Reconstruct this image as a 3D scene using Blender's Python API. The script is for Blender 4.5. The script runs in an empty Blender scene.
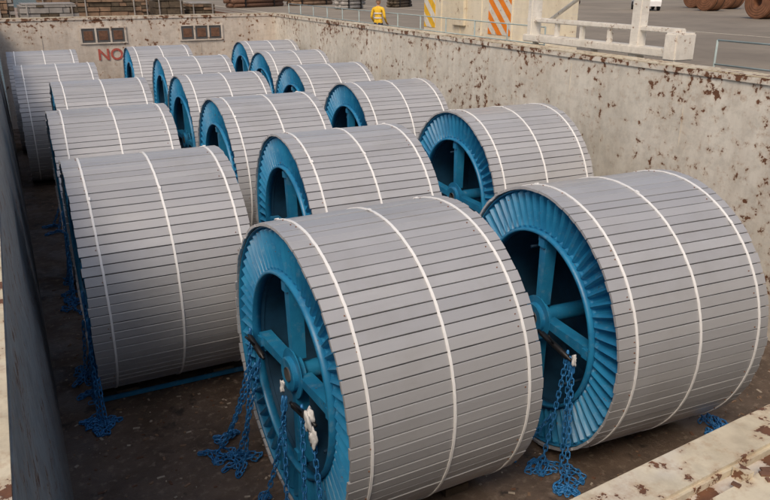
import bpy, math, random
from mathutils import Vector, Matrix
random.seed(7)
sc=bpy.context.scene
COL=bpy.context.collection
# ------------------------------------------------------------------ materials
def newmat(name):
    m=bpy.data.materials.new(name);m.use_nodes=True
    nt=m.node_tree;b=nt.nodes['Principled BSDF']
    return m,nt,b
def N(nt,t,**k):
    n=nt.nodes.new(t)
    for a,v in k.items():
        if a in n.inputs.keys(): n.inputs[a].default_value=v
        else: setattr(n,a,v)
    return n
def coord(nt,kind='Object',scale=(1,1,1),rnd=False):
    tc=N(nt,'ShaderNodeTexCoord');mp=N(nt,'ShaderNodeMapping')
    mp.inputs['Scale'].default_value=scale
    nt.links.new(tc.outputs[kind],mp.inputs['Vector'])
    if rnd:
        oi=N(nt,'ShaderNodeObjectInfo');mu=N(nt,'ShaderNodeMath',operation='MULTIPLY');mu.inputs[1].default_value=37.
        nt.links.new(oi.outputs['Random'],mu.inputs[0]);nt.links.new(mu.outputs[0],mp.inputs['Location'])
    return mp.outputs[0]
def noise(nt,vec,scale,detail=4,rough=.6):
    n=N(nt,'ShaderNodeTexNoise');n.inputs['Scale'].default_value=scale;n.inputs['Detail'].default_value=detail;n.inputs['Roughness'].default_value=rough
    nt.links.new(vec,n.inputs['Vector']);return n.outputs['Fac']
def ramp(nt,fac,stops):
    r=N(nt,'ShaderNodeValToRGB');e=r.color_ramp.elements
    while len(e)<len(stops): e.new(.5)
    for el,(p,c) in zip(e,stops):
        el.position=p;el.color=(c,c,c,1) if not hasattr(c,'__len__') else (*c,1)
    nt.links.new(fac,r.inputs[0]);return r.outputs[0]
def mix(nt,fac,a,b,mode='MIX'):
    m=N(nt,'ShaderNodeMix',data_type='RGBA',blend_type=mode)
    for i,v in ((0,fac),(6,a),(7,b)):
        if hasattr(v,'links'): nt.links.new(v,m.inputs[i])
        elif i==0: m.inputs[0].default_value=v
        else: m.inputs[i].default_value=(*v,1)
    return m.outputs[2]
def math_(nt,op,a,b):
    m=N(nt,'ShaderNodeMath',operation=op)
    for i,v in ((0,a),(1,b)):
        if hasattr(v,'links'): nt.links.new(v,m.inputs[i])
        else: m.inputs[i].default_value=v
    return m.outputs[0]
def bump(nt,b,h,s=.3,d=.01):
    n=N(nt,'ShaderNodeBump');n.inputs['Strength'].default_value=s;n.inputs['Distance'].default_value=d
    nt.links.new(h,n.inputs['Height']);nt.links.new(n.outputs[0],b.inputs['Normal'])
def simple(name,c,rough=.6,metal=0,var=.25,scale=4,rnd=False):
    m,nt,b=newmat(name);v=coord(nt,'Object',rnd=rnd)
    n=noise(nt,v,scale);dark=tuple(x*(1-var) for x in c);lite=tuple(min(1,x*(1+var*.6)) for x in c)
    f=ramp(nt,n,[(.3,0.),(.7,1.)])
    nt.links.new(mix(nt,f,dark,lite),b.inputs['Base Color'])
    b.inputs['Roughness'].default_value=rough;b.inputs['Metallic'].default_value=metal
    return m
def wallmat(name,c1,c2,rustlo=.60,streak=.35,scale=1.,top=None,dirt=.45,scr=(.60,.57,.52)):
    m,nt,b=newmat(name);v=coord(nt,'Object',(scale,)*3);vs=coord(nt,'Object',(3*scale,3*scale,.35*scale))
    base=mix(nt,ramp(nt,noise(nt,v,.7,5),[(.35,0.),(.65,1.)]),c1,c2)
    st=ramp(nt,noise(nt,vs,1.2,5,.65),[(.42,0.),(.75,1.)])
    base=mix(nt,math_(nt,'MULTIPLY',st,streak),base,(.24,.16,.10))
    gr=ramp(nt,noise(nt,v,4,5,.74),[(.45,0.),(.72,1.)])
    base=mix(nt,math_(nt,'MULTIPLY',gr,dirt),base,tuple(x*.47 for x in c1))
    vh=coord(nt,'Object',(1.2*scale,1.2*scale,10*scale))
    sc_=ramp(nt,noise(nt,vh,1.6,3,.6),[(.56,0.),(.64,1.)])
    base=mix(nt,math_(nt,'MULTIPLY',sc_,.35),base,scr)
    big=ramp(nt,noise(nt,v,.6,2),[(.40,0.),(.66,1.)])
    ch=noise(nt,v,5.5,5,.66)
    val=math_(nt,'ADD',ch,math_(nt,'MULTIPLY',big,.11))
    if top:
        sp=N(nt,'ShaderNodeSeparateXYZ');tc=N(nt,'ShaderNodeTexCoord');nt.links.new(tc.outputs['Object'],sp.inputs[0])
        mr=N(nt,'ShaderNodeMapRange');mr.inputs[1].default_value=top-.6;mr.inputs[2].default_value=top;mr.inputs[3].default_value=0;mr.inputs[4].default_value=.085
        nt.links.new(sp.outputs[2],mr.inputs[0]);val=math_(nt,'ADD',val,mr.outputs[0])
    rm=ramp(nt,val,[(rustlo+.06,0.),(rustlo+.075,1.)])
    halo=ramp(nt,val,[(rustlo-.03,0.),(rustlo+.07,1.)])
    base=mix(nt,math_(nt,'MULTIPLY',halo,.45),base,(.36,.21,.11))
    rc=mix(nt,noise(nt,v,24,3),(.05,.027,.016),(.24,.10,.045))
    base=mix(nt,rm,base,rc)
    nt.links.new(base,b.inputs['Base Color']);b.inputs['Roughness'].default_value=.58
    hh=math_(nt,'SUBTRACT',math_(nt,'MULTIPLY',noise(nt,v,2.2,3),.8),math_(nt,'MULTIPLY',rm,.25))
    bump(nt,b,hh,.5,.03)
    return m
M={}
m,nt,b=newmat('stave_grey');vl=coord(nt,'Object',(.7,6,6),True);v=coord(nt,'Object',(1,1,1),True)
at=N(nt,'ShaderNodeAttribute',attribute_name='rnd')
base=mix(nt,at.outputs['Fac'],(.425,.43,.445),(.50,.505,.515))
base=mix(nt,math_(nt,'MULTIPLY',ramp(nt,noise(nt,vl,1.5,3,.6),[(.35,0.),(.7,1.)]),.4),base,(.43,.43,.44))
base=mix(nt,math_(nt,'MULTIPLY',ramp(nt,noise(nt,v,1.1,5,.7),[(.5,0.),(.78,1.)]),.32),base,(.30,.28,.25))
nt.links.new(base,b.inputs['Base Color']);b.inputs['Metallic'].default_value=.22
nt.links.new(ramp(nt,noise(nt,v,3,3,.6),[(.35,.33),(.7,.46)]),b.inputs['Roughness'])
bump(nt,b,noise(nt,vl,2.5,2,.6),.12,.012);M['stave']=m
M['under']=simple('stave_backing',(.085,.085,.088),.8)
m,nt,b=newmat('blue_steel');v=coord(nt,'Object',(1,1,1),True)
base=mix(nt,ramp(nt,noise(nt,v,2.5,5,.65),[(.35,0.),(.65,1.)]),(.012,.155,.33),(.02,.225,.43))
base=mix(nt,math_(nt,'MULTIPLY',ramp(nt,noise(nt,v,9,4,.7),[(.55,0.),(.7,1.)]),.5),base,(.14,.29,.42))
base=mix(nt,ramp(nt,noise(nt,v,14,3,.7),[(.69,0.),(.71,1.)]),base,(.12,.065,.035))
nt.links.new(base,b.inputs['Base Color']);b.inputs['Roughness'].default_value=.4
bump(nt,b,noise(nt,v,8,3),.15,.01);M['blue']=m
M['barrel']=simple('barrel_inside_shade_blue',(.007,.05,.105),.6,0,.4,3)  # blue darkened so the barrel's inner shade sits in the colour
M['strap']=simple('white_strap',(.88,.88,.87),.3,0,.05,6)
M['nail']=simple('rust_nail',(.22,.10,.05),.7,0,.3,20)
M['chain']=simple('blue_chain',(.035,.21,.50),.4,.1,.35,30)
M['black']=simple('black_steel',(.02,.02,.022),.45,.3,.2,20)
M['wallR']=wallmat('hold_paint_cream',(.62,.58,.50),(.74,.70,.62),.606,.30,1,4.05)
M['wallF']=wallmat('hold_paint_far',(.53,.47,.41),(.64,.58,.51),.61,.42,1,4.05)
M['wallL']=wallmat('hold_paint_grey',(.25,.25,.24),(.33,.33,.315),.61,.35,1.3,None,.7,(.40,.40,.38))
M['coam']=wallmat('coaming_paint',(.62,.54,.38),(.70,.65,.52),.567,.33,1.6)
m,nt,b=newmat('floor_rust');v=coord(nt,'Object')
base=mix(nt,ramp(nt,noise(nt,v,.8,6,.7),[(.35,0.),(.7,1.)]),(.065,.046,.034),(.17,.125,.095))
base=mix(nt,ramp(nt,noise(nt,v,9,5,.7),[(.54,0.),(.68,1.)]),base,(.23,.18,.14))
base=mix(nt,ramp(nt,noise(nt,v,2.3,4,.6),[(.60,0.),(.66,1.)]),base,(.045,.036,.03))
nt.links.new(base,b.inputs['Base Color'])
rr=ramp(nt,noise(nt,v,1.7,3),[(.4,.4),(.6,.9)]);nt.links.new(rr,b.inputs['Roughness'])
bump(nt,b,noise(nt,v,10,5,.7),.6,.03);M['floor']=m
m,nt,b=newmat('quay_asphalt');v=coord(nt,'Object')
base=mix(nt,ramp(nt,noise(nt,v,.12,6,.65),[(.35,0.),(.68,1.)]),(.20,.17,.135),(.32,.275,.215))
base=mix(nt,math_(nt,'MULTIPLY',ramp(nt,noise(nt,v,1.0,5,.7),[(.5,0.),(.7,1.)]),.5),base,(.14,.12,.095))
nt.links.new(base,b.inputs['Base Color']);b.inputs['Roughness'].default_value=.85;M['quay']=m
m,nt,b=newmat('sea_water');v=coord(nt,'Object');b.inputs['Base Color'].default_value=(.02,.045,.05,1);b.inputs['Roughness'].default_value=.12
bump(nt,b,noise(nt,v,.8,5),.5,.2);M['water']=m
M['deck']=wallmat('deck_paint',(.27,.20,.15),(.36,.28,.21),.58,.2)
M['white']=wallmat('white_gear_paint',(.70,.67,.60),(.78,.75,.69),.66,.15,2,None,.3)
M['cream']=wallmat('crane_paint',(.74,.66,.50),(.80,.73,.58),.68,.18,.8,None,.25)
M['orange']=simple('orange_paint',(.85,.24,.015),.5,0,.15,5)
M['yellow']=simple('yellow_paint',(.82,.48,.03),.5,0,.2,5)
M['red']=simple('red_paint',(.45,.10,.075),.7,0,.35,12)
M['wood']=simple('weathered_wood',(.24,.155,.10),.8,0,.5,3,True)
M['chockw']=simple('dirty_wood',(.10,.075,.05),.85,0,.5,6,True)
M['wood2']=simple('pale_wood',(.42,.36,.29),.8,0,.3,5,True)
M['tarp']=simple('grey_tarpaulin',(.33,.31,.29),.6,0,.3,3,True)
M['rust']=simple('rusty_steel',(.15,.075,.045),.8,0,.4,10)
M['coil']=simple('steel_coil',(.28,.13,.07),.5,.3,.3,3)
M['tyre']=simple('rubber',(.02,.02,.02),.8)
M['glass']=simple('dark_glass',(.02,.025,.03),.1)
M['carw']=simple('white_car_paint',(.75,.75,.76),.3,0,.05)
M['skin']=simple('skin',(.42,.24,.16),.6,0,.1)
M['hivis']=simple('hivis_cloth',(.80,.50,.03),.7,0,.15,20)
M['navy']=simple('navy_cloth',(.03,.04,.08),.8)
M['pipe']=simple('pale_green_paint',(.34,.42,.42),.6,0,.2,3)
M['rag']=simple('white_rag',(.72,.72,.72),.9,0,.15,20)
# ------------------------------------------------------------------ mesh builder
class MB:
    def __init__(s): s.v=[];s.f=[];s.m=[];s.r=[];s.sm=[]
    def add(s,vs,fs,mi=0,r=.5,T=None,smooth=False):
        o=len(s.v)
        for p in vs:
            p=Vector(p)
            if T is not None:p=T@p
            s.v.append(tuple(p))
        for f in fs:
            s.f.append([o+i for i in f]);s.m.append(mi);s.r.append(r);s.sm.append(smooth)
    def box(s,c,d,mi=0,T=None,bev=0.,r=.5):
        x,y,z=[q/2 for q in d]
        if bev<=0:
            vs=[(c[0]+a*x,c[1]+b_*y,c[2]+e*z) for a in(-1,1) for b_ in(-1,1) for e in(-1,1)]
            s.add(vs,[(0,1,3,2),(4,6,7,5),(0,4,5,1),(2,3,7,6),(0,2,6,4),(1,5,7,3)],mi,r,T)
        else:
            import bmesh
            bm=bmesh.new();bmesh.ops.create_cube(bm,size=1)
            for q in bm.verts:q.co=Vector((q.co.x*d[0]+c[0],q.co.y*d[1]+c[1],q.co.z*d[2]+c[2]))
            bmesh.ops.bevel(bm,geom=bm.edges[:],offset=bev,segments=2,affect='EDGES')
            bm.verts.ensure_lookup_table()
            for i,q in enumerate(bm.verts):q.index=i
            s.add([q.co.copy() for q in bm.verts],[[q.index for q in f.verts] for f in bm.faces],mi,r,T);bm.free()
    def revolve(s,prof,n=96,mi=0,T=None,smooth=True,closed=False):
        vs=[];fs=[];k=len(prof)
        for i in range(n):
            a=2*math.pi*i/n
            for x,r in prof: vs.append((x,r*math.cos(a),r*math.sin(a)))
        kk=k if closed else k-1
        for i in range(n):
            j=(i+1)%n
            for q in range(kk):
                p=(q+1)%k
                fs.append((i*k+q,i*k+p,j*k+p,j*k+q))
        s.add(vs,fs,mi,.5,T,smooth)
    def tube(s,pts,rad,n=8,mi=0,T=None,caps=True):
        pts=[Vector(p) for p in pts];vs=[];fs=[]
        for i,p in enumerate(pts):
            t=(pts[min(i+1,len(pts)-1)]-pts[max(i-1,0)]).normalized()
            a=t.orthogonal().normalized() if i==0 else (pa-t*pa.dot(t)).normalized()
            pa=a;b_=t.cross(a);rr=rad[i] if hasattr(rad,'__len__') else rad
            for k in range(n):
                g=2*math.pi*k/n;vs.append(p+a*math.cos(g)*rr+b_*math.sin(g)*rr)
        for i in range(len(pts)-1):
            for k in range(n):
                fs.append((i*n+k,i*n+(k+1)%n,(i+1)*n+(k+1)%n,(i+1)*n+k))
        if caps: fs.append(tuple(range(n))[::-1]);fs.append(tuple((len(pts)-1)*n+k for k in range(n)))
        s.add(vs,fs,mi,.5,T,True)
    def mesh(s,name,mats):
        me=bpy.data.meshes.new(name);me.from_pydata(s.v,[],s.f)
        for m_ in mats:me.materials.append(m_)
        me.polygons.foreach_set('material_index',s.m);me.polygons.foreach_set('use_smooth',s.sm)
        a=me.attributes.new('rnd','FLOAT','FACE');a.data.foreach_set('value',s.r)
        me.update();return me
    def obj(s,name,mats,loc=(0,0,0),rot=(0,0,0),parent=None):
        o=bpy.data.objects.new(name,s.mesh(name,mats));COL.objects.link(o);o.location=loc;o.rotation_euler=rot
        if parent:o.parent=parent
        return o
# ------------------------------------------------------------------ cable drum
R=1.6;W=2.035
def drum_mesh(seed):
    rd=random.Random(seed);b=MB()
    n=82;gap=.010
    for k in range(n):
        a=2*math.pi*k/n+rd.uniform(-.001,.001)
        w=2*math.pi*R/n-gap-rd.uniform(0,.003);jr=rd.uniform(-.003,.002);tilt=rd.uniform(-.002,.004)
        x0=-.03+rd.uniform(-.010,.010);x1=W+.03+rd.uniform(-.010,.010);xs=[x0+(x1-x0)*i/5 for i in range(6)]
        sec=[(-w/2,R-.03),(-w/2,R-.003),(-w/2+.004,R),(w/2-.004,R+tilt),(w/2,R-.003+tilt),(w/2,R-.03)]
        vs=[];fs=[]
        for x in xs:
            er=jr+rd.uniform(-.0012,.0012);et=rd.uniform(-.001,.001)
            for t,r in sec:
                r+=er;t+=et
                vs.append((x,r*math.sin(a)+t*math.cos(a),r*math.cos(a)-t*math.sin(a)))
        for i in range(5):
            for q in range(6):
                p=(q+1)%6;fs.append((i*6+q,i*6+p,(i+1)*6+p,(i+1)*6+q))
        fs.append((0,1,2,3,4,5)[::-1]);fs.append(tuple(30+q for q in range(6)))
        b.add(vs,fs,0,rd.random())
        for fx in (.10,.93):
            if rd.random()<.35:
                T=Matrix.Rotation(-a,4,'X')
                b.box((fx*W-.05+rd.uniform(0,.02),rd.uniform(-.03,.03),R+jr+.005),(.011,.011,.009),4,T)
    b.revolve([(.0,R-.017),(W,R-.017)],164,1)
    b.revolve([(.0,R-.034),(W,R-.034)],96,1)
    for fx in (.095,.515,.935):
        x=fx*W;ns=164;vs=[];fs=[];wv=rd.uniform(0,6)
        for i in range(ns):
            a=2*math.pi*i/ns+math.pi/82;r=R+.011+rd.uniform(0,.002)
            xx=x+.012*math.sin(a*2+wv)+rd.uniform(-.002,.002)
            for dx,dr in((-.0135,-.010),(-.0135,0),(.0135,0),(.0135,-.010)):vs.append((xx+dx,(r+dr)*math.sin(a),(r+dr)*math.cos(a)))
        for i in range(ns):
            j=(i+1)%ns
            for q in range(3):fs.append((i*4+q,i*4+q+1,j*4+q+1,j*4+q))
        b.add(vs,fs,3)
        T=Matrix.Rotation(rd.uniform(-.5,.9),4,'X')
        b.box((x,0,R+.018),(.034,.05,.009),3,T)
    for side in(0,1):
        s=1 if side==0 else -1;X0=0 if side==0 else W
        nr=64;per=6;na=nr*per;rads=[(1.10,.004),(1.13,.03),(1.32,.05),(1.52,.066),(1.55,.02)]
        vs=[];fs=[]
        for i in range(na):
            a=2*math.pi*i/na
            tri=[-1,-.8,.4,1,.4,-.8][i%per]
            for r,am in rads:vs.append((X0+s*(.07-am*tri*.95),r*math.cos(a),r*math.sin(a)))
        k=len(rads)
        for i in range(na):
            j=(i+1)%na
            for q in range(k-1):fs.append((i*k+q,i*k+q+1,j*k+q+1,j*k+q))
        b.add(vs,fs,2,.5,None,False)
        b.revolve([(X0+s*.012,1.548),(X0-s*.002,1.556),(X0+s*.012,1.567),(X0+s*.13,1.567),(X0+s*.13,1.548)],128,2,None,True,True)
        b.revolve([(X0+s*.01,1.065),(X0+s*.0,1.075),(X0+s*.01,1.105),(X0+s*.1,1.105),(X0+s*.1,1.065)],128,2,None,True,True)
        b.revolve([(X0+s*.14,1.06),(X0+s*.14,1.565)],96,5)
        for q in range(4):
            T=Matrix.Rotation(q*math.pi/2,4,'X')
            xa=X0+s*.07;w0,w1,z0,z1=.045,.066,.16,1.062
            vs=[(xa,-w0,z0),(xa,w0,z0),(xa,w1,z1),(xa,-w1,z1),(xa+s*.02,-w0,z0),(xa+s*.02,w0,z0),(xa+s*.02,w1,z1),(xa+s*.02,-w1,z1)]
            F=[(0,1,2,3),(7,6,5,4),(0,4,5,1),(1,5,6,2),(2,6,7,3),(3,7,4,0)]
            b.add(vs,F,2,.5,T)
            for sg in(-1,1):
                vs=[(xa+s*.02,sg*(w0-.012),z0),(xa+s*.02,sg*w0*.99,z0),(xa+s*.02,sg*w1*.99,z1),(xa+s*.02,sg*(w1-.012),z1)]
                vs+=[(xa+s*.15,y,z) for _,y,z in vs]
                b.add(vs,F,2,.5,T)
            b.box((X0+s*.055,0,.97),(.03,.11,.10),2,T)
            b.box((X0+s*.10,.10,1.0),(.015,.08,.10),2,T)
            b.tube([(X0+s*.2,.42,.75),(W/2,.42,.75)],.02,8,5,T)
        b.revolve([(X0+s*.02,.08),(X0+s*.01,.17),(X0+s*.02,.185),(X0+s*.16,.185),(X0+s*.16,.08)],40,2,None,False,True)
        b.revolve([(X0+s*.065,.18),(X0+s*.065,.27),(X0+s*.08,.27),(X0+s*.08,.18)],40,2,None,False,True)
        b.revolve([(X0+s*.5,.02),(X0+s*.005,.078),(X0+s*.03,.078)],24,1)
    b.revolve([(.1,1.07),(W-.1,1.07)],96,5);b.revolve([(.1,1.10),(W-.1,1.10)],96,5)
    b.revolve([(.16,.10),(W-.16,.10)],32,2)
    b.revolve([(W*.5,.10),(W*.5,1.068),(W*.5+.02,1.068),(W*.5+.02,.10)],64,5,None,False,True)  # solid mid disc, added to stop light passing through the open barrel
    return b.mesh('cable_drum',[M['stave'],M['under'],M['blue'],M['strap'],M['nail'],M['barrel']])
dm=[drum_mesh(s) for s in(1,2,3)]
D={'L1':(.35,10.26,0),'M1':(2.02,6.44,2.0),'R1':(5.14,6.42,-3.0),'M2':(3.46,10.68,-.8),'R2':(6.96,11.34,-1.5),'R3':(6.68,15.67,-1.2),
'M3':(3.41,14.74,.7),'M4':(3.51,18.76,.6),'R4':(6.76,19.64,0),'M5':(3.87,23.39,0),'R5':(7.17,23.82,0),'M6':(3.55,27.61,0),'R6':(7.73,28.20,0),
'L2':(.37,14.51,0),'L3':(.66,18.80,0),'L4':(-.07,22.87,0),'L5':(-.22,27.39,0)}
for i,(k,(x,y,yaw)) in enumerate(D.items()):
    o=bpy.data.objects.new('cable_drum',dm[i%3]);COL.objects.link(o)
    o.location=(x,y,R+.015);o.rotation_euler=(math.radians(random.uniform(-5,5)),0,math.radians(yaw))
# ------------------------------------------------------------------ hold
XR=10.2;YF=31.5;ZT=4.05
b=MB();b.box((5,16,-.15),(12.2,34,.3));b.obj('hold_floor',[M['floor']])
def wallobj(name,p0,p1,z,th,mat,lean=0,side=1):
    p0=Vector(p0);p1=Vector(p1);L=(p1-p0).length;a=math.atan2((p1-p0).y,(p1-p0).x)
    b=MB();n=40;vs=[];rd=random.Random(3)
    nz=8
    for i in range(n+1):
        for j in range(nz+1):
            t=j/nz
            bk=rd.uniform(-.018,.018) if 0<j<nz and 0<i<n else 0
            vs.append((L*i/n,side*lean*t+bk,z*t))
    fs=[(i*(nz+1)+j,(i+1)*(nz+1)+j,(i+1)*(nz+1)+j+1,i*(nz+1)+j+1) for i in range(n) for j in range(nz)]
    b.add(vs,fs,0,.5,None,True)
    y0=side*lean;y1=side*(lean+th)
    b.add([(0,y0,z),(L,y0,z),(L,y1,z),(0,y1,z),(0,y1,0),(L,y1,0),(0,0,0),(L,0,0)],[(0,1,2,3),(3,2,5,4),(0,3,4,6),(1,7,5,2)],0)
    b.box((L/2,side*(lean-.01)+0,z-.05),(L,.05,.10),0,None,.01)
    b.box((L/2,side*(lean+th/2),z+.012),(L,th+.06,.02),1)
    if lean==0:
        for i in range(int(L/3)):
            b.box((1.5+i*3,-side*.004,z*.48),(.018,.012,z*.94),0)
    for i in range(int(L/1.5)):
        b.box((.75+i*1.5,side*(lean+th+.08),z-.7),(.04,.16,1.2),0)
    return b.obj(name,[mat,M['coam']],(p0.x,p0.y,0),(0,0,a))
wallobj('hold_wall',(XR,1.6),(XR,YF),ZT,.35,M['wallR'],0,-1)
wallobj('hold_wall',(-.50,YF),(XR,YF),ZT,.35,M['wallF'],0,1)
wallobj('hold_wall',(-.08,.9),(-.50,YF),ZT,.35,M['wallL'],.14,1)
b=MB();L=11.2
b.box((L/2,-.5,ZT/2),(L,1.0,ZT-.02),0)
b.box((L/2,-.06,ZT+.0),(L,.16,.05),1,None,.012)
b.box((L/2,-.40,ZT-.0),(L,.42,.018),1)
rd=random.Random(2)
for i in range(28):
    b.box((.3+i*.4,-.17,ZT+.01),(.03,.05,.04),1)
for i in range(160):
    T=Matrix.Translation((rd.uniform(0,L),rd.uniform(-.55,-.16),ZT+.013))@Matrix.Rotation(rd.uniform(0,6),4,'Z');s=rd.uniform(.006,.025)
    b.box((0,0,0),(s*1.6,s,.006),2,T)
b.obj('hatch_coaming',[M['wallR'],M['coam'],M['rust']],(-.5,1.311+.093*(-.5-1.316),0),(0,0,math.atan(.093)))
for x0,x1 in((2.4,4.05),(6.2,7.9)):
    b=MB();w=x1-x0;y=YF-.02
    b.box(((x0+x1)/2,y,3.66),(w+.1,.07,.05));b.box(((x0+x1)/2,y,3.08),(w+.1,.07,.05))
    for q in range(4):b.box((x0+q*w/3,y,3.37),(.07,.068,.53))
    b.box(((x0+x1)/2,YF-.018,3.37),(w,.02,.54),1)
    for q in range(3):b.box((x0+w/6+q*w/3,YF-.034,3.37),(w/3-.22,.02,.34),2)
    b.obj('wall_vent',[M['wallF'],M['under'],M['rust']])
cu=bpy.data.curves.new('warning_lettering','FONT');cu.body='NO';cu.size=.60;cu.extrude=.003;cu.space_character=1.02;cu.offset=.012
cu.materials.append(M['red']);o=bpy.data.objects.new('warning_lettering',cu);COL.objects.link(o);o.location=(2.92,YF-.03,2.44);o.rotation_euler=(math.radians(90),0,0)
b=MB();rd=random.Random(5)
for i in range(3200):
    x=rd.uniform(-.1,10.1);y=rd.uniform(3.0,14) if i<2600 else rd.uniform(14,31)
    s=rd.uniform(.006,.035);T=Matrix.Translation((x,y,.004))@Matrix.Rotation(rd.uniform(0,6.3),4,'Z')
    b.box((0,0,0),(s*rd.uniform(.6,3),s,.008),rd.choice((0,0,1,2)),T)
b.obj('floor_debris',[M['wood'],M['rust'],M['wood2']])
def chock(x,y,yaw,sg):
    b=MB();vs=[(-.15,0,0),(.15,0,0),(.15,.34*sg,0),(-.15,.34*sg,0),(-.15,.34*sg,.10),(.15,.34*sg,.10),(-.15,0.03*sg,.02),(.15,.03*sg,.02)]
    b.add(vs,[(0,1,2,3),(3,2,5,4),(6,7,5,4),(0,1,7,6),(0,6,4,3),(1,2,5,7)],0)
    b.obj('wooden_chock',[M['chockw']],(x,y,.005),(0,0,yaw))
for k in('L1','M1','R1','M2','R2','L2','R3'):
    x,y,yw=D[k]
    for xx in(.35,1.7):
        for sg in(-1,1): chock(x+xx,y+sg*.36,math.radians(yw),sg)
for k in('L1','R2'):
    x,y,yw=D[k];b=MB();b.box((W/2,0,.04),(W+.2,.05,.06),0,None,.008)
    b.obj('lashing_bar',[M['blue']],(x+.1,y-.74,.005),(0,0,math.radians(yw)))
# ------------------------------------------------------------------ chains
def link_geom(n=10,m=5,L=.046,Wd=.024,r=.0088):
    path=[]
    for i in range(n):
        a=2*math.pi*i/n;c,s=math.cos(a),math.sin(a)
        path.append(Vector(((L-Wd)*(1 if c>0.01 else -1 if c<-.01 else 0)+Wd*c,Wd*s,0)))
    vs=[];fs=[]
    for i,p in enumerate(path):
        t=(path[(i+1)%n]-path[i-1]).normalized();a=Vector((0,0,1));c=t.cross(a)
        for k in range(m):
            g=2*math.pi*k/m;vs.append(p+a*math.cos(g)*r+c*math.sin(g)*r)
    for i in range(n):
        j=(i+1)%n
        for k in range(m):fs.append((i*m+k,i*m+(k+1)%m,j*m+(k+1)%m,j*m+k))
    return vs,fs
LV,LF=link_geom()
def put_chain(b,pts,mi=0,sc_=1.0):
    pts=[Vector(p) for p in pts];pitch=.072*sc_;cur=pts[0].copy();out=[cur.copy()]
    for q in pts[1:]:
        while (q-cur).length>pitch:
            cur=cur+(q-cur).normalized()*pitch;out.append(cur.copy())
    for i in range(len(out)-1):
        t=(out[i+1]-out[i]).normalized();a=t.orthogonal().normalized();c=t.cross(a)
        Rm=Matrix((t,a,c)).transposed().to_4x4()
        T=Matrix.Translation((out[i]+out[i+1])/2)@Rm@Matrix.Rotation((i%2)*math.pi/2+random.uniform(-.25,.25),4,'X')@Matrix.Scale(sc_,4)
        b.add(LV,LF,mi,.5,T,True)
def hang(a,c,sag,n=24):
    a=Vector(a);c=Vector(c);return [a.lerp(c,i/n)-Vector((0,0,sag*4*(i/n)*(1-i/n))) for i in range(n+1)]
def pile(c,rad,length,rd):
    pts=[];x,y=c[0],c[1];ang=rd.uniform(0,6.3);n=int(length/.05)
    for i in range(n):
        ang+=rd.uniform(-.9,.9);x+=math.cos(ang)*.05;y+=math.sin(ang)*.05
        dx,dy=x-c[0],y-c[1];q=math.hypot(dx,dy)
        if q>rad: ang=math.atan2(-dy,-dx)+rd.uniform(-.6,.6);x=c[0]+dx/q*rad;y=c[1]+dy/q*rad
        pts.append((x,y,.02+max(0,(1-q/rad))*.10*rd.random()))
    return pts
rd=random.Random(11)
def lashing(top,foot,sag,pilelen,prad=.18):
    b=MB();p=hang(top,foot,sag)
    p=[Vector((q.x,q.y,max(q.z,.02))) for q in p]
    put_chain(b,p+[Vector(q) for q in pile(foot,prad,pilelen,rd)])
    t=Vector(top)
    b.tube([t+Vector((0,0,.03)),t,p[1],p[2]],[.012,.02,.02,.012],8,0)
    return b.obj('lashing_chain',[M['chain'],M['black']])
def yz(k,u,v,dx=-.05):
    x,y,yw=D[k];c,s=math.cos(math.radians(yw)),math.sin(math.radians(yw));return (x+dx*c-u*s,y+dx*s+u*c,R+v)
def foot(k,u,dx,z=.02):
    p=yz(k,u,0,dx);return (p[0],p[1],z)
for k,ls in {
 'L1':[(-.2,-1.1,.0,-.18,.1,1.8),(-.9,-.7,-.55,-.12,.2,2.2),(-1.2,-.5,-1.15,-.06,.15,2.4),(.5,-.9,.2,-.15,.1,1.5),(-1.3,-.1,-1.25,-.10,.1,1.8),(-1.1,.2,-1.45,-.02,.1,2.0)],
 'M1':[(-.1,-.2,.1,-.35,.25,2.2),(.0,-.25,-.5,-.25,.2,2.4),(-.55,-.05,-1.0,-.25,.1,2.4),(.7,-.1,1.0,-.35,.15,2.2),(.9,-.3,1.25,-.5,.1,2.0),(-.8,-.1,-1.3,-.1,.2,1.8),(1.0,.1,.9,-.25,.05,2.2),(1.1,-.3,1.5,-.3,.1,2.2)],
 'R1':[(-.8,-.05,-.75,-.25,.1,2.8),(-.85,-.1,-.95,-.1,.1,2.6),(-.9,-.1,-1.2,-.2,.15,2.6),(-.6,-1.,-.3,-.45,.1,2.6),(-.3,-1.1,-.1,-.3,.1,2.6),(0,-1.1,.2,-.5,.1,2.6),(.3,-1.1,.5,-.3,.1,2.4),(-.2,-.2,-.1,-.2,.2,2.0)],
 'M2':[(-.3,-.3,.1,-.25,.2,1.8),(.6,-.9,.5,-.3,.1,1.8),(-.8,-.8,-.8,-.2,.1,1.6)],
 'R2':[(-.3,-.3,-.4,-.3,.2,1.6),(-.8,-.2,-1.0,-.2,.1,1.8)],
 'L2':[(-.9,-.4,-.9,-.12,.1,1.8),(-1.1,-.5,-1.2,-.12,.1,2.2),(-.3,-1.,-.2,-.15,.1,1.6),(-1.3,.1,-1.6,-.1,.1,2.2)],
 'L3':[(-.9,-.4,-.9,-.5,.1,1.8),(-1.2,-.2,-1.4,-.4,.1,1.8)],
 'M3':[(-.9,-.4,-.9,-.3,.1,1.8)]}.items():
    for u,v,fu,dx,sag,pl in ls: lashing(yz(k,u,v),foot(k,fu,dx),sag,pl,rd.uniform(.16,.3))
for fu in(-.5,-.9,-.2,-1.1):
    lashing(yz('R1',fu*.8,-1.15,W+.05),foot('R1',fu,W+.3),.1,2.6,.25)
for fu in(-.9,-1.2):
    lashing(yz('L1',fu*.8,-1.15,W+.05),foot('L1',fu,W+.2),.1,1.8,.2)
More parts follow.
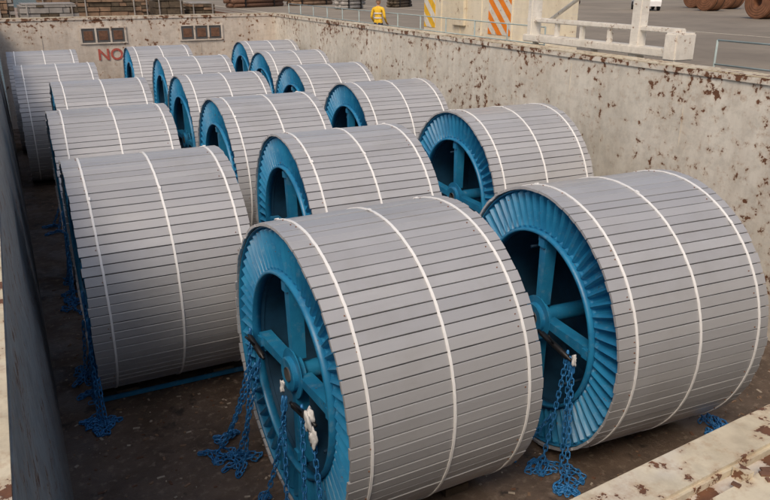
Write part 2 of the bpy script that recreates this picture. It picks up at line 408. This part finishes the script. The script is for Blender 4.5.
def tens(a,c):
    b=MB();a=Vector(a);c=Vector(c);b.tube([a,a.lerp(c,.1),a.lerp(c,.12),a.lerp(c,.88),a.lerp(c,.9),c],[.018,.018,.035,.035,.018,.018],10,0)
    m_=a.lerp(c,.5);b.tube([m_,m_+Vector((-.12,-.03,.16))],.012,8,0);b.obj('chain_tensioner',[M['black']])
tens(yz('M1',1.0,.05,-.07),yz('M1',.5,-.02,-.07));tens(yz('R1',-.25,-.02,-.07),yz('R1',-.9,-.1,-.07));tens(yz('M1',-.35,-.1,-.09),yz('M1',-.95,-.02,-.07))
def rag(loc,s):
    import bmesh
    bm=bmesh.new();bmesh.ops.create_icosphere(bm,subdivisions=3,radius=1)
    r2=random.Random(int(loc[1]*99))
    ph=[r2.uniform(0,6) for _ in range(6)]
    for v in bm.verts:
        c=v.co;q=1+.28*math.sin(5*c.x+ph[0]+3*c.z)+.22*math.sin(7*c.y+ph[1]+4*c.x)+.15*math.sin(11*c.z+ph[2]+6*c.y)
        v.co=Vector((c.x*q*s*.35,c.y*q*s*.5,c.z*q*s*1.1))
    me=bpy.data.meshes.new('rag');bm.to_mesh(me);bm.free();me.materials.append(M['rag'])
    for p in me.polygons:p.use_smooth=True
    o=bpy.data.objects.new('rag',me);COL.objects.link(o);o.location=loc
rag(yz('M1',-.85,-.03,-.1),.12);rag(yz('M1',-.95,-.15,-.1),.09);rag(yz('M1',-.15,-.02,-.1),.06);rag(yz('R1',-.98,-.05,-.1),.06)
# ------------------------------------------------------------------ surroundings
b=MB();b.add([(-3000,-3000,-1.5),(3000,-3000,-1.5),(3000,3000,-1.5),(-3000,3000,-1.5)],[(0,1,2,3)]);b.obj('water',[M['water']])
ZQ=3.0
b=MB();b.box((1512.4,0,ZQ-4),(3000,6000,8));b.box((12.55,0,ZQ+.06),(.35,400,.12),1)
b.obj('quay',[M['quay'],M['cream']])
b=MB();b.box((11.2,15,ZQ+.0),(1.25,80,.2));b.box((-1.6,15,ZQ),(1.6,80,.2))
b.box((5,52,ZQ),(13.6,40,.2));b.box((5,-9,ZQ),(13.6,18,.2))
b.box((11.86,15,1.0),(.06,80,5),1);b.box((-2.45,15,1.0),(.06,80,5),1)
b.obj('ship_deck',[M['deck'],M['rust']])
def railing(pts,h,name='railing',mat='pipe',step=1.5,rows=3):
    b=MB()
    for a,c in zip(pts[:-1],pts[1:]):
        a=Vector(a);c=Vector(c);n=max(1,int((c-a).length/step))
        for i in range(n+1):
            p=a.lerp(c,i/n);b.tube([p,p+Vector((0,0,h))],.022,6)
        for r_ in range(rows):
            z=Vector((0,0,h*(r_+1)/rows));b.tube([a+z,c+z],.018,6)
    b.obj(name,[M[mat]])
railing([(11.75,15,ZQ+.1),(11.75,34,ZQ+.1)],1.25)
railing([(11.75,2,ZQ+.1),(11.75,9.9,ZQ+.1)],1.3,mat='pipe',step=2.2,rows=3)
b=MB();b.tube([(11.0,4,ZQ+.55),(11.0,30,ZQ+.55)],.06,10);b.tube([(11.2,4,ZQ+.4),(11.2,30,ZQ+.4)],.04,10)
for i in range(13):b.box((11.1,4+i*2,ZQ+.3),(.5,.06,.5))
b.obj('deck_pipe',[M['rust']])
b=MB();X=12.9;Y0,Y1=18.0,23.2
b.box((X+1.2,(Y0+Y1)/2,ZQ+3.2),(2.4,Y1-Y0,5.2),0,None,.04)
b.box((X+1.2,(Y0+Y1)/2,ZQ+.42),(2.0,Y1-Y0+.6,.5),0,None,.03)
def stripes(y0,y1,z0,z1,x,ma,mb,sl=.9,wd=.42):
    b.box((x-.006,(y0+y1)/2,(z0+z1)/2),(.012,y1-y0,z1-z0),ma)
    t=z0-(y1-y0)*sl-1
    while t<z1+1:
        poly=[(y0,t),(y1,t+(y1-y0)*sl),(y1,t+(y1-y0)*sl+wd),(y0,t+wd)]
        def clip(P,f):
            out=[]
            for i in range(len(P)):
                A=P[i];B=P[(i+1)%len(P)];fa,fb=f(A),f(B)
                if fa>=0:out.append(A)
                if fa*fb<0:
                    q=fa/(fa-fb);out.append((A[0]+(B[0]-A[0])*q,A[1]+(B[1]-A[1])*q))
            return out
        P=clip(poly,lambda p:p[1]-z0);P=clip(P,lambda p:z1-p[1]) if P else P
        if len(P)>2:b.add([(x-.016,p[0],p[1]) for p in P],[tuple(range(len(P)))],mb)
        t+=wd*2
stripes(18.05,19.2,ZQ+.9,ZQ+5,X,1,2,.9,.24);stripes(22.4,23.15,ZQ+.9,ZQ+5,X,3,1,.9,.3)
for y in(19.6,20.8,22.0):
    b.box((X-.01,y,ZQ+2.0),(.03,.04,3.4),0)
b.box((X-.05,20.8,ZQ+1.5),(.12,.7,.9),0,None,.02)
for y in(18.6,20,21.4,22.6):
    b.revolve([(X+.3,.05),(X+.3,.30),(X+.5,.30),(X+.5,.05)],24,4,Matrix.Translation((0,y,ZQ+.3)))
b.obj('crane_leg',[M['cream'],M['white'],M['orange'],M['yellow'],M['rust']])
b=MB()
b.box((10.95,12.3,ZT+.12),(.35,4.6,.16),0,None,.02);b.box((10.95,12.3,ZT+.52),(.16,4.6,.10),0,None,.02)
for i in range(6):b.box((10.95,10.2+i*.84,ZT+.32),(.08,.09,.34),0)
b.box((10.95,11.1,ZT+1.2),(.22,.24,2.6),0,None,.02)
b.box((10.95,14.4,ZT+.6),(.3,.16,1.0),0,None,.02)
b.box((10.95,10.05,ZT+.25),(.5,.3,.5),0,None,.03)
b.tube([(10.95,11.1,ZT+2.0),(10.95,13.9,ZT+.5)],.045,8)
b.tube([(10.95,14.4,ZT+1.0),(11.3,15.3,ZT+1.9)],.05,8)
for z in(-.4,-.8): b.box((10.95,12.3,ZT+z),(.1,4.2,.06),0)
for y in(10.3,12.3,14.3): b.box((10.95,y,ZQ+.6),(.1,.1,1.1),0)
b.obj('gangway_davit',[M['white']])
def coil(x,y,yaw,r=.95,w=1.3,mm='coil'):
    b=MB();T=Matrix.Identity(4)
    b.revolve([(0,.32),(0,r-.02),(.02,r),(w-.02,r),(w,r-.02),(w,.32)],48,0,T,False,True)
    for q in(.45,.6,.75,.88):
        b.revolve([(-.012,q*r/.95),(-.012,q*r/.95+.02),(.001,q*r/.95+.02)],48,1)
    for q in(.3,w-.3): b.revolve([(q-.03,r+.002),(q-.03,r+.01),(q+.03,r+.01),(q+.03,r+.002)],48,2)
    b.obj('steel_coil',[M['coil'],M['rust'],M['black']],(x,y,ZQ+r+.01),(0,0,yaw))
def ground_at(u,v,z=3.0,H=5.489):
    f=730.9;p=.357;yy=.457;a=(u-385)/f;b_=(v-250)/f
    h=math.cos(p)-b_*math.sin(p);dn=math.sin(p)+b_*math.cos(p);t=(H-z)/dn
    return ((h*math.sin(yy)+a*math.cos(yy))*t,(h*math.cos(yy)-a*math.sin(yy))*t)
for u,v,yw in((755,19,-.9),(780,15,-.9),(703,11,-.9),(722,9,-.9),(690,8,-.9)):
    x,y=ground_at(u,v);coil(x,y,yw+1.2-math.pi/2+1.2,1.05+random.uniform(-.1,.1))
def car(x,y,yaw):
    b=MB();prof=[(-2.1,.35),(-2.12,.75),(-1.95,.95),(-1.15,1.05),(-.55,1.45),(.75,1.47),(1.55,1.08),(2.0,1.0),(2.1,.7),(2.08,.35)]
    ws=[.84,.86,.86,.82,.66,.66,.80,.84,.86,.84]
    vs=[(p[0],-w,p[1]) for p,w in zip(prof,ws)]+[(p[0],w,p[1]) for p,w in zip(prof,ws)];n=len(prof)
    fs=[(i,i+1,n+i+1,n+i) for i in range(n-1)]+[(n-1,0,n,2*n-1)]+[tuple(range(n))[::-1],tuple(range(n,2*n))]
    b.add(vs,fs,0)
    for s in(-1,1):
        b.add([(-1.0,s*.83,1.08),(1.3,s*.83,1.1),(.7,s*.70,1.41),(-.5,s*.70,1.40)],[(0,1,2,3)],1)
        for wx in(-1.3,1.3):
            T=Matrix.Translation((wx,s*.8-.1,.32))@Matrix.Rotation(math.pi/2,4,'Z')
            b.revolve([(0,.05),(0,.31),(.02,.32),(.18,.32),(.2,.31),(.2,.05)],24,2,T,False,True)
    b.add([(-1.13,-.74,1.09),(-1.13,.74,1.09),(-.6,.62,1.44),(-.6,-.62,1.44)],[(0,1,2,3)],1)
    b.add([(1.52,-.72,1.12),(1.52,.72,1.12),(.82,.62,1.46),(.82,-.62,1.46)],[(0,1,2,3)],1)
    b.box((-2.12,0,.55),(.06,1.2,.16),2)
    for s in(-1,1):b.box((-2.10,s*.65,.80),(.08,.32,.12),3)
    b.obj('parked_car',[M['carw'],M['glass'],M['tyre'],M['rag']],(x,y,ZQ+.005),(0,0,yaw))
x,y=ground_at(645,10);car(x,y,-2.2)
b=MB()
for xx in(17.5,30.):b.add([(xx,-60,ZQ+.006),(xx+.15,-60,ZQ+.006),(xx+.15,200,ZQ+.006),(xx,200,ZQ+.006)],[(0,1,2,3)])
b.obj('quay_marking',[M['cream']])
b=MB()
for xx in(14.2,15.7):b.box((xx,60,ZQ+.008),(.08,300,.016),0)
b.obj('crane_rail',[M['rust']])
def crate(x,y,w,d,h,mat,z=ZQ+.1):
    b=MB();zz=0
    while zz<h-.05:
        t=random.uniform(.12,.3);t=min(t,h-zz)
        x0=-w/2
        while x0<w/2-.05:
            ww=min(random.uniform(.25,.9),w/2-x0)
            b.box((x0+ww/2,random.uniform(-.06,.02),zz+t/2),(ww-.015,d,t-.03),0 if random.random()<.7 else 1)
            x0+=ww
        zz+=t
    b.box((0,0,h+.03),(w*.9,d*.9,.05),2)
    for q in(-.38,.38):b.box((q*w,-d/2-.08,h/2),(.05,.02,h),2)
    b.obj('timber_crate',[M[mat],M['chockw'],M['tarp']],(x,y,z),(0,0,random.uniform(-.05,.05)))
for x,w,h,mt in((-1.2,2.5,1.55,'wood'),(1.5,2.2,1.35,'tarp'),(3.9,2.5,1.6,'wood'),(6.3,1.2,1.5,'chockw'),(7.7,1.1,1.3,'wood')):
    crate(x,34.6,w,1.6,h,mt)
for x,w,h,mt in((-1.0,2.6,1.7,'tarp'),(2.2,1.9,1.6,'wood'),(5.2,1.8,1.8,'wood')): crate(x,38.2,w,1.6,h,mt)
def bundle(u,v,w,h,mat,name='cargo_bundle'):
    x,y=ground_at(u,v);b=MB()
    for i in range(4):
        for j in range(3):
            b.tube([(-w/2+random.uniform(-.2,.2),(j-1)*h/3,h*(i+.5)/4),(w/2+random.uniform(-.2,.2),(j-1)*h/3,h*(i+.5)/4)],h/8,10)
    for q in(-.3,.3):b.box((q*w,0,h/2),(.06,h+.08,h+.04),1)
    b.obj(name,[M[mat],M['black']],(x,y,ZQ+.02),(0,0,random.uniform(0,.6)))
bundle(255,7,6,1.4,'rust');bundle(310,5,5,1.4,'wood');bundle(350,9,2.5,1.2,'tarp');bundle(400,7,3,1.0,'chockw');bundle(560,5,7,1.4,'rust')
def person(loc,yaw):
    V=[];E=[];Rr=[]
    def add(p,r,par=None):
        V.append(p);Rr.append(r)
        if par is not None:E.append((par,len(V)-1))
        return len(V)-1
    pel=add((0,0,.95),.135);wa=add((0,.0,1.12),.125,pel);ch=add((0,.0,1.32),.15,wa);nk=add((0,.0,1.47),.065,ch);add((0,.01,1.53),.055,nk)
    for s in(-1,1):
        hp=add((s*.09,0,.9),.095,pel);kn=add((s*.10,.03*s,.50),.062,hp);an=add((s*.11,-.02,.09),.042,kn);add((s*.12,.14,.04),.035,an)
        sh=add((s*.185,0,1.40),.062,ch);el=add((s*.25,-.03,1.12),.045,sh);wr=add((s*.23,.16,.95),.03,el);pm=add((s*.22,.22,.91),.032,wr)
        for q in range(4):
            k1=add((s*(.20+.018*q),.27,.89),.0095,pm);add((s*(.20+.018*q),.30-.004*q,.865),.008,k1)
        t=add((s*.185,.24,.90),.010,pm)
    me=bpy.data.meshes.new('person');me.from_pydata(V,E,[]);o=bpy.data.objects.new('person',me);COL.objects.link(o)
    md=o.modifiers.new('s','SKIN');
    for i,r in enumerate(Rr):me.skin_vertices[0].data[i].radius=(r,r*.8 if r>.1 else r)
    me.skin_vertices[0].data[0].use_root=True
    sb=o.modifiers.new('u','SUBSURF');sb.levels=2
    dg=bpy.context.evaluated_depsgraph_get();m2=bpy.data.meshes.new_from_object(o.evaluated_get(dg))
    o.modifiers.clear();o.data=m2;m2.materials.clear()
    for k in('skin','hivis','navy','black'):m2.materials.append(M[k])
    for p in m2.polygons:
        c=p.center;p.use_smooth=True
        if c.z>1.47:p.material_index=0
        elif c.z<.10:p.material_index=3
        elif abs(c.x)>.17 and c.z<.98 and c.y>.13:p.material_index=0
        elif c.z<.93 and abs(c.x)<.19:p.material_index=2
        else:p.material_index=1
    b=MB()
    def ell(c,r,mi,cut=None):
        n=16;k=12;vs=[];fs=[]
        for i in range(k+1):
            th=math.pi*i/k
            for j in range(n):
                a=2*math.pi*j/n;z=math.cos(th)
                if cut is not None:z=max(z,cut)
                vs.append((c[0]+r[0]*math.sin(th)*math.cos(a),c[1]+r[1]*math.sin(th)*math.sin(a),c[2]+r[2]*z))
        for i in range(k):
            for j in range(n):fs.append((i*n+j,i*n+(j+1)%n,(i+1)*n+(j+1)%n,(i+1)*n+j))
        b.add(vs,fs,mi,.5,None,True)
    ell((0,.01,1.63),(.075,.095,.12),0);ell((0,.105,1.62),(.014,.02,.025),0)
    for s in(-1,1):ell((s*.077,.0,1.62),(.012,.022,.032),0);ell((s*.03,.098,1.645),(.011,.008,.007),2)
    ell((0,.099,1.57),(.026,.008,.006),3)
    ell((0,0,1.67),(.105,.125,.11),1,0.0);ell((0,.10,1.67),(.08,.07,.012),1)
    hd=b.obj('head',[M['skin'],M['white'],M['black'],M['red']]);hd.parent=o
    b=MB()
    for z in(1.10,1.25):b.revolve([(z-.02,.155),(z+.02,.158)],24,0,Matrix.Scale(.85,4,(0,1,0))@Matrix.Rotation(-math.pi/2,4,'Y'))
    vb=b.obj('reflective_band',[M['rag']]);vb.parent=o
    o.location=loc;o.rotation_euler=(0,0,yaw)
person((11.35,23.6,ZQ+.1),-.9)
# ------------------------------------------------------------------ light, camera
w=bpy.data.worlds.new('World');sc.world=w;w.use_nodes=True;nt=w.node_tree
sky=nt.nodes.new('ShaderNodeTexSky');sky.sky_type='NISHITA';sky.sun_disc=False
el=math.radians(48);az=math.radians(225)
sky.sun_elevation=el;sky.sun_rotation=az;sky.dust_density=5;sky.ozone_density=.4
bg=nt.nodes['Background'];bg.inputs['Strength'].default_value=.125;nt.links.new(sky.outputs[0],bg.inputs[0])
sd=Vector((math.sin(az)*math.cos(el),math.cos(az)*math.cos(el),math.sin(el)))
l=bpy.data.lights.new('sun','SUN');l.energy=1.3;l.angle=math.radians(18);l.color=(1,.84,.66)
o=bpy.data.objects.new('sun',l);COL.objects.link(o);o.rotation_euler=sd.to_track_quat('Z','Y').to_euler();o.location=(0,0,30)
cam=bpy.data.cameras.new('camera');co=bpy.data.objects.new('camera',cam);COL.objects.link(co)
cam.sensor_width=36;cam.lens=730.9/770*36;cam.clip_end=6000;cam.clip_start=.05
co.location=(0,0,5.489);co.rotation_euler=(math.pi/2-.357,0,-.457);sc.camera=co
sc.view_settings.view_transform='Standard';sc.view_settings.look='None'
